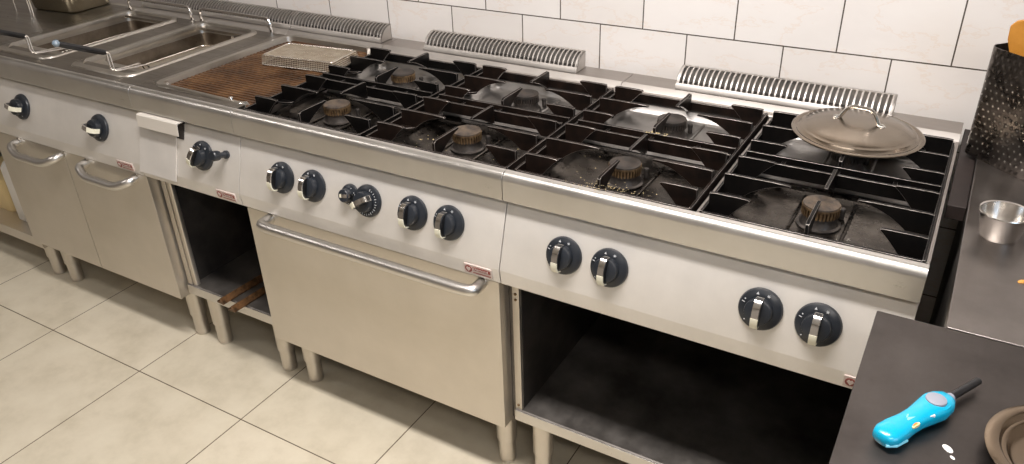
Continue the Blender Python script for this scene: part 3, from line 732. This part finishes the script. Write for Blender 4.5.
# ------------------------------------------------------------------ neighbour on the far left: worktop over an open shelf
n_ = thing('prep_counter', 'stainless prep counter with an open lower shelf at the left end of the line', 'counter', (-3.2, 0, 0))
part('front_apron', M(Z).prism(apron_profile(), 'x', 0, 1.1994), ST, n_, bevel=.0008)
m = M(Z); m.box(0, 1.1994, 0.0265, 0.62, -0.03, -0.0015); ledge(n_, 1.2)
part('worktop', m, STT, n_, bevel=.0008)
m = M(Z); m.box(0.0, 1.198, 0.03, 0.60, -0.725, -0.705); m.box(0.0, 1.198, 0.012, 0.03, -0.745, -0.705); part('lower_shelf', m, STV, n_, bevel=.001)
m = M(Z); m.box(0.0, 1.198, 0.60, 0.62, -0.725, -0.03); m.box(0.0, 0.02, 0.03, 0.60, -0.705, -0.03); m.box(0.0, 1.198, 0.03, 0.05, -0.27, -0.03)
part('back_panel', m, STI, n_)
for x in (0.055, 1.145):
    for y in (0.066, 0.56): place('leg', LEG, n_, (x, y, 0))
# canister and tub on the shelf
t = thing('canister', 'white plastic canister on the lower shelf left of the fryer doors', 'container', (-2.15, 0.12, H - 0.705))
m = M(); A = lambda d, z: ringz(rrect(-.08 + d, .08 - d, -.06 + d, .06 - d, .03, 5), z)
loft(m, [A(.008, 0), A(0, .01), A(0, .22), A(.01, .24), A(.04, .262)], True, True); part('body', m, WHITE, t, sharp=50)
m = M(); m.lathe([(0, .285), (.021, .285), (.022, .262), (0, .262)], 20); part('cap', m, WHITE, t)
t = thing('storage_tub', 'pale yellow plastic tub behind the white canister on the lower shelf', 'container', (-2.38, 0.16, H - 0.705))
m = M(); A = lambda d, z: ringz(rrect(-.11 + d, .11 - d, -.09 + d, .09 - d, .03, 5), z)
loft(m, [A(.02, 0), A(.015, .01), A(0, .13), A(0, .14)], True, True); part('body', m, YELL, t, sharp=50)
m = M(); loft(m, [A(-.004, .14), A(-.004, .152), A(.004, .156)], True, True); part('cover', m, YELL, t, sharp=50)
# gastronorm pan and white-handled basket on top
t = thing('food_pan', 'deep rectangular steel food pan on the left counter behind the fryer', 'food pan', (-2.235, 0.530, H - 0.0012), rz=math.radians(4))
m = M(); A = lambda d, z: ringz(rrect(-.13 + d, .13 - d, -.10 + d, .10 - d, .03, 5), z)
loft(m, [A(.018, 0), A(.012, .006), A(.002, .095), A(-.010, .098), A(-.010, .100), A(.004, .100), A(.014, .010)], True, True); part('body', m, plain('thin_pan_steel', (0.66, 0.62, 0.50), 0.18, met=1.0), t, sharp=50)
m = M(); m.lathe([(.085, .0), (.1, .03), (.07, .052), (0, .06)], 24, c=(0, 0, .012), squash=.8); part('contents', m, plain('yellow_frying_fat', (0.45, 0.34, 0.14), 0.4), t, (0, 0, 0))
t = thing('wire_rack', 'small wire rack with a white bar handle at the far left edge of the counter', 'wire rack', (-2.33, 0.33, H - 0.0012), rz=math.radians(-6))
m = M(); m.tube([(-.08, -.05, .060), (.075, -.05, .060)], .0095, 12); part('bar_handle', m, WHITE, t)
m = M(); 
for x in (-.060, .055):
    m.tube(smooth_path([(x, -.05, .065), (x, -.045, .14), (x, .06, .14), (x, .06, .0)], .02, 5), .0022, 8)
m.tube(smooth_path([(-.078, -.05, .060), (-.082, -.06, .02), (-.08, -.06, 0)], .01, 4), .003, 8); m.tube(smooth_path([(.070, .06, 0.14), (.074, .06, .02), (.074, .06, 0)], .01, 4), .003, 8)
m.tube([(-.078, .06, .14), (.074, .06, .14)], .0024, 8)
part('wire_frame', m, CHR, t)

# ------------------------------------------------------------------ right-hand counter, near table, gap filler
c = thing('side_counter', 'dark stainless counter right of the range, holding the utensil holder', 'counter', (0.838, -0.145, 0))
m = M(); m.prism(rrect(0, 1.10, 0, 0.885, .003, 2), 'z', H - .042, H - .002); part('worktop', m, STC, c, bevel=.0015)
m = M(); m.box(.006, 1.09, .03, .87, 0.10, H - .042); part('cabinet', m, STI, c, bevel=.001)
for x in (.06, 1.04):
    for y in (.07, .80):
        m = M(); m.lathe([(0, .1), (.022, .1), (.022, 0), (0, 0)], 16); part('leg', m, STV, c, (x, y, 0))
t = thing('work_table', 'scratched dark stainless table in the near right corner, under the blue lighter', 'table', (0.745, -1.12, 0))
m = M(); m.prism(rrect(0, 1.2, 0, .969, .002, 2), 'z', H - .038, H); part('tabletop', m, STK, t, bevel=.0012)
for x in (.05, 1.15):
    for y in (.05, .91): m = M(); m.box(x - .02, x + .02, y - .02, y + .02, 0, H - .038); part('leg', m, STV, t, bevel=.002)
m = M(); m.box(.03, 1.17, .06, .90, .22, .24); part('undershelf', m, STI, t)
o = part('filler_strip', M(Z).box(.8045, .8365, .285, .700, -.040, -.012), BRN, None, bevel=.001); tag(o, 'brown strip filling the gap between the range and right counter', 'filler strip')
o.location = (0, 0, 0)

# ------------------------------------------------------------------ utensil holder with spatula
u = thing('utensil_holder', 'tall perforated stainless utensil holder on the right counter against the wall', 'utensil holder', (0.905, 0.530, H - .002), rz=math.radians(-42))
def holder_mesh():
    m = M(); hw, hd, hh = .082, .060, .225
    loop = rrect(-hw, hw, -hd, hd, .022, 6)
    loft(m, [ringz(loop, 0), ringz(loop, hh)], True, False)
    inner = rrect(-hw + .0015, hw - .0015, -hd + .0015, hd - .0015, .0205, 6)
    loft(m, [ringz(loop, hh), ringz(inner, hh), ringz(inner, .003)], False, True)
    return m
def perforated():
    mt, nt, bs = newmat('perforated_steel')
    bs.inputs['Metallic'].default_value = 1
    vec = tex_coord(nt, (1, 1, 1)); sp = nt.nodes.new('ShaderNodeSeparateXYZ'); nt.links.new(vec, sp.inputs[0])
    def mth(op, a, b_=None):
        n = nt.nodes.new('ShaderNodeMath'); n.operation = op
        for i, q in enumerate((a, b_)):
            if q is None: continue
            if isinstance(q, (int, float)): n.inputs[i].default_value = q
            else: nt.links.new(q, n.inputs[i])
        return n.outputs[0]
    PT = 0.0135
    row = mth('FLOOR', mth('DIVIDE', sp.outputs['Z'], PT)); odd = mth('MULTIPLY', mth('MODULO', row, 2), .5)
    def cell(v, off): return mth('SUBTRACT', mth('FRACT', mth('ADD', mth('DIVIDE', mth('ADD', v, 1.0), PT), off)), .5)
    a = cell(sp.outputs['X'], odd); a2 = cell(sp.outputs['Y'], odd); zf = mth('SUBTRACT', mth('FRACT', mth('DIVIDE', sp.outputs['Z'], PT)), .5)
    geo = nt.nodes.new('ShaderNodeNewGeometry'); vt = nt.nodes.new('ShaderNodeVectorTransform'); vt.vector_type = 'NORMAL'; vt.convert_from = 'WORLD'; vt.convert_to = 'OBJECT'
    nt.links.new(geo.outputs['Normal'], vt.inputs[0]); sn = nt.nodes.new('ShaderNodeSeparateXYZ'); nt.links.new(vt.outputs[0], sn.inputs[0])
    useY = mth('GREATER_THAN', mth('ABSOLUTE', sn.outputs['X']), .7)
    aa = mth('ADD', mth('MULTIPLY', a, mth('SUBTRACT', 1, useY)), mth('MULTIPLY', a2, useY))
    d = mth('SQRT', mth('ADD', mth('POWER', mth('ABSOLUTE', aa), 2), mth('POWER', mth('ABSOLUTE', zf), 2)))
    hole = mth('LESS_THAN', d, .15)
    ring = mth('MULTIPLY', mth('LESS_THAN', d, .36), mth('SUBTRACT', 1, hole))
    inz = mth('MULTIPLY', mth('LESS_THAN', sp.outputs['Z'], .168), mth('GREATER_THAN', sp.outputs['Z'], .016))
    hole = mth('MULTIPLY', hole, inz); ring = mth('MULTIPLY', ring, inz)
    n = noise(nt, tex_coord(nt, (1, 1, 1)), 18, 5, .6)
    base = ramp(nt, n, [(.35, (.10, .09, .082)), (.65, (.20, .18, .165))])
    mx = nt.nodes.new('ShaderNodeMix'); mx.data_type = 'RGBA'; nt.links.new(hole, mx.inputs[0]); nt.links.new(base, mx.inputs[6]); mx.inputs[7].default_value = (.62, .60, .56, 1)  # pale hole colour paints in the light that the perforations catch
    nt.links.new(mx.outputs[2], bs.inputs['Base Color'])
    nt.links.new(ramp(nt, n, [(.3, .2), (.7, .4)]), bs.inputs['Roughness'])
    bump(nt, bs, mth('SUBTRACT', 1, mth('MINIMUM', mth('MULTIPLY', d, 2.8), 1)), .6, .0012)
    return mt
part('canister', holder_mesh(), perforated(), u, sharp=50)
s = thing('spatula', 'orange wooden spatula standing in the perforated utensil holder', 'spatula', (0.930, 0.533, H + .006), rot=(0, math.radians(-17), math.radians(-8)))
m = M(); pl = [(-.010, 0), (-.011, .17), (-.024, .20), (-.026, .25), (-.020, .275), (-.008, .283), (.010, .283), (.020, .27), (.025, .25), (.022, .20), (.011, .17), (.010, 0)]
m.prism(pl, 'y', -.004, .004); o = part('blade', m, ORANGE, s, bevel=.002)

# small cup, crumbs, dish
cup = M(); cup.lathe([(0, .0), (.026, 0), (.0285, .003), (.0365, .044), (.0385, .0455), (.0378, .047), (.0355, .046), (.0272, .005), (.025, .0035), (0, .0035)], 48)
o = part('sauce_cup', cup, plain('cup_steel', (.72, .69, .65), .22, met=1.0), None, (0.8900, 0.176, H - .002), sharp=50); o.scale = (1.06, 1.06, 1.06); tag(o, 'small round stainless sauce cup standing on the right counter', 'cup')
def blob(name, x, y, z, r, sq, mat, label, cat, rz=0):
    m = M(); n = 12; 
    prof = [(0, sq * r), (r * .6, sq * r * .85), (r * .95, sq * r * .4), (r, 0), (0, 0)]
    m.lathe(prof, n, squash=.6)
    o = part(name, m, mat, None, (x, y, z), (0, 0, rz), sharp=80); tag(o, label, cat); return o
blob('food_scrap', .929, .036, H - .002, .007, .5, FOODO, 'orange food scrap on the right counter in front of the sauce cup', 'food scrap', .6)
blob('residue_spot', .862, -.408, H, .0075, .14, FOODW, 'larger white dried spot on the table beside the blue lighter', 'stain', -.8)
blob('residue_spot', .868, -.421, H, .0035, .14, FOODW, 'small white dried spot on the table next to the larger spot', 'stain', -.8)
d = M(); d.lathe([(0, .0015), (.058, .0015), (.063, .003), (.068, .0125), (.0715, .0135), (.0735, .0135), (.0770, .0190), (.0790, .0205), (.0905, .0200), (.0925, .0185), (.0905, .0175), (.079, .0180), (.0745, .0115), (.069, .0105), (.066, .0), (0, -.0)], 72)
o = part('round_dish', d, DISH, None, (.987, -.382, H + .0004), sharp=55); tag(o, 'round tinted steel dish with a stepped rim at the near right table edge', 'dish')

# ------------------------------------------------------------------ gas lighter
ax = Vector((.858 - .790, -.322 + .446, 0)); ang = math.atan2(ax.y, ax.x)
lt = thing('gas_lighter', 'bright blue gas lighter with grey button lying on the steel table', 'lighter', (0.790, -.446, H), rz=ang)
m = M(); secs = [(0, .006, .006), (.003, .0125, .009), (.012, .0165, .011), (.028, .0165, .0115), (.048, .0140, .011), (.066, .0140, .0115), (.084, .0165, .0125), (.100, .019, .013), (.116, .0175, .0125), (.126, .0125, .0105), (.131, .0065, .007)]
loops = []
for x, hw, hz in secs:
    loops.append([(x, hw * math.copysign(abs(math.cos(a)) ** .75, math.cos(a)), .0135 + hz * math.copysign(abs(math.sin(a)) ** .75, math.sin(a))) for a in [2 * PI * k / 24 for k in range(24)]])
loft(m, loops, True, True); m.o = Vector((0, 0, -.0005)); part('body', m, CYAN, lt, sharp=60)
m = M(); m.tube([(a, b_, .0215) for a, b_ in [(.103 + .0175 * math.cos(t), .0145 * math.sin(t)) for t in [2 * PI * k / 28 for k in range(28)]]], .0022, 8, closed=True); part('button_rim', m, CYAN, lt)
m = M(); m.lathe([(0, .0295), (.008, .0292), (.0118, .0275), (.0125, .022), (0, .022)], 28, c=(.102, 0, 0)); part('button', m, GREYP, lt)
m = M(); m.tube([(.128, 0, .0135), (.136, 0, .0135)], [.0075, .0062], 16); part('collar', m, GREYP, lt)
m = M(); m.tube([(.134, 0, .0135), (.137, 0, .0135), (.192, 0, .0135), (.194, 0, .0135)], [.0046, .005, .005, .0046], 16); part('nozzle', m, KNBL, lt)
m = M(); m.prism([(.044, -.0035), (.060, -.0045), (.062, .0), (.052, .0038), (.044, .0)], 'z', .0225, .0245); part('gauge_slot', plain_m := m, CYANL, lt)
m = M(); m.prism(rrect(.040, .054, -.0135, -.0065, .001, 2), 'z', .0160, .0222); part('sticker', m, plain('yellow_sticker', (.80, .66, .30), .5), lt)
m = M(); m.prism(rrect(.043, .051, -.0120, -.0080, .0008, 2), 'z', .0215, .0226); part('sticker_print', m, plain('orange_print', (.70, .22, .03), .5), lt)
m = M(); m.prism([(.074, -.0125), (.080, -.0150), (.082, -.0125), (.078, -.0095)], 'z', .0165, .0225); part('flame_mark', m, FOODW, lt)
m = M(); m.tube([(.0, -.009, .0105), (.01, -.0155, .0105), (.028, -.0165, .011)], .002, 8); part('side_seam', m, CYANL, lt)

# ------------------------------------------------------------------ crumbs on the range (countless)
rnd = random.Random(3); m = M()
def crumb(x, y, z, r):
    m.add([(x + r, y, z), (x, y + r, z), (x - r, y, z), (x, y - r, z), (x, y, z + r * .8)], [(0, 1, 4), (1, 2, 4), (2, 3, 4), (3, 0, 4), (3, 2, 1, 0)])
for i in range(70): crumb(.20 + rnd.gauss(.03, .035), .038 + abs(rnd.gauss(0, .012)), H - .0002 if False else H - .001, rnd.uniform(.0006, .0013))
for i in range(26): crumb(.18 + rnd.gauss(.015, .03), .020 + rnd.gauss(0, .007), H, rnd.uniform(.0007, .0016))
for i in range(14): crumb(.205 + rnd.gauss(0, .018), .336 + rnd.gauss(0, .003), H + .002, rnd.uniform(.0012, .0035))
for i in range(30): crumb(rnd.uniform(-.35, .3), rnd.uniform(.06, .28), H - .051, rnd.uniform(.0008, .002))
for i in range(24): crumb(-.30 + rnd.gauss(0, .03), .13 + rnd.gauss(0, .05), H - .051, rnd.uniform(.001, .003))
tag(part('crumbs', m, FOOD), 'scattered yellow food crumbs on the middle burners and their front edge', 'crumbs', kind='stuff')
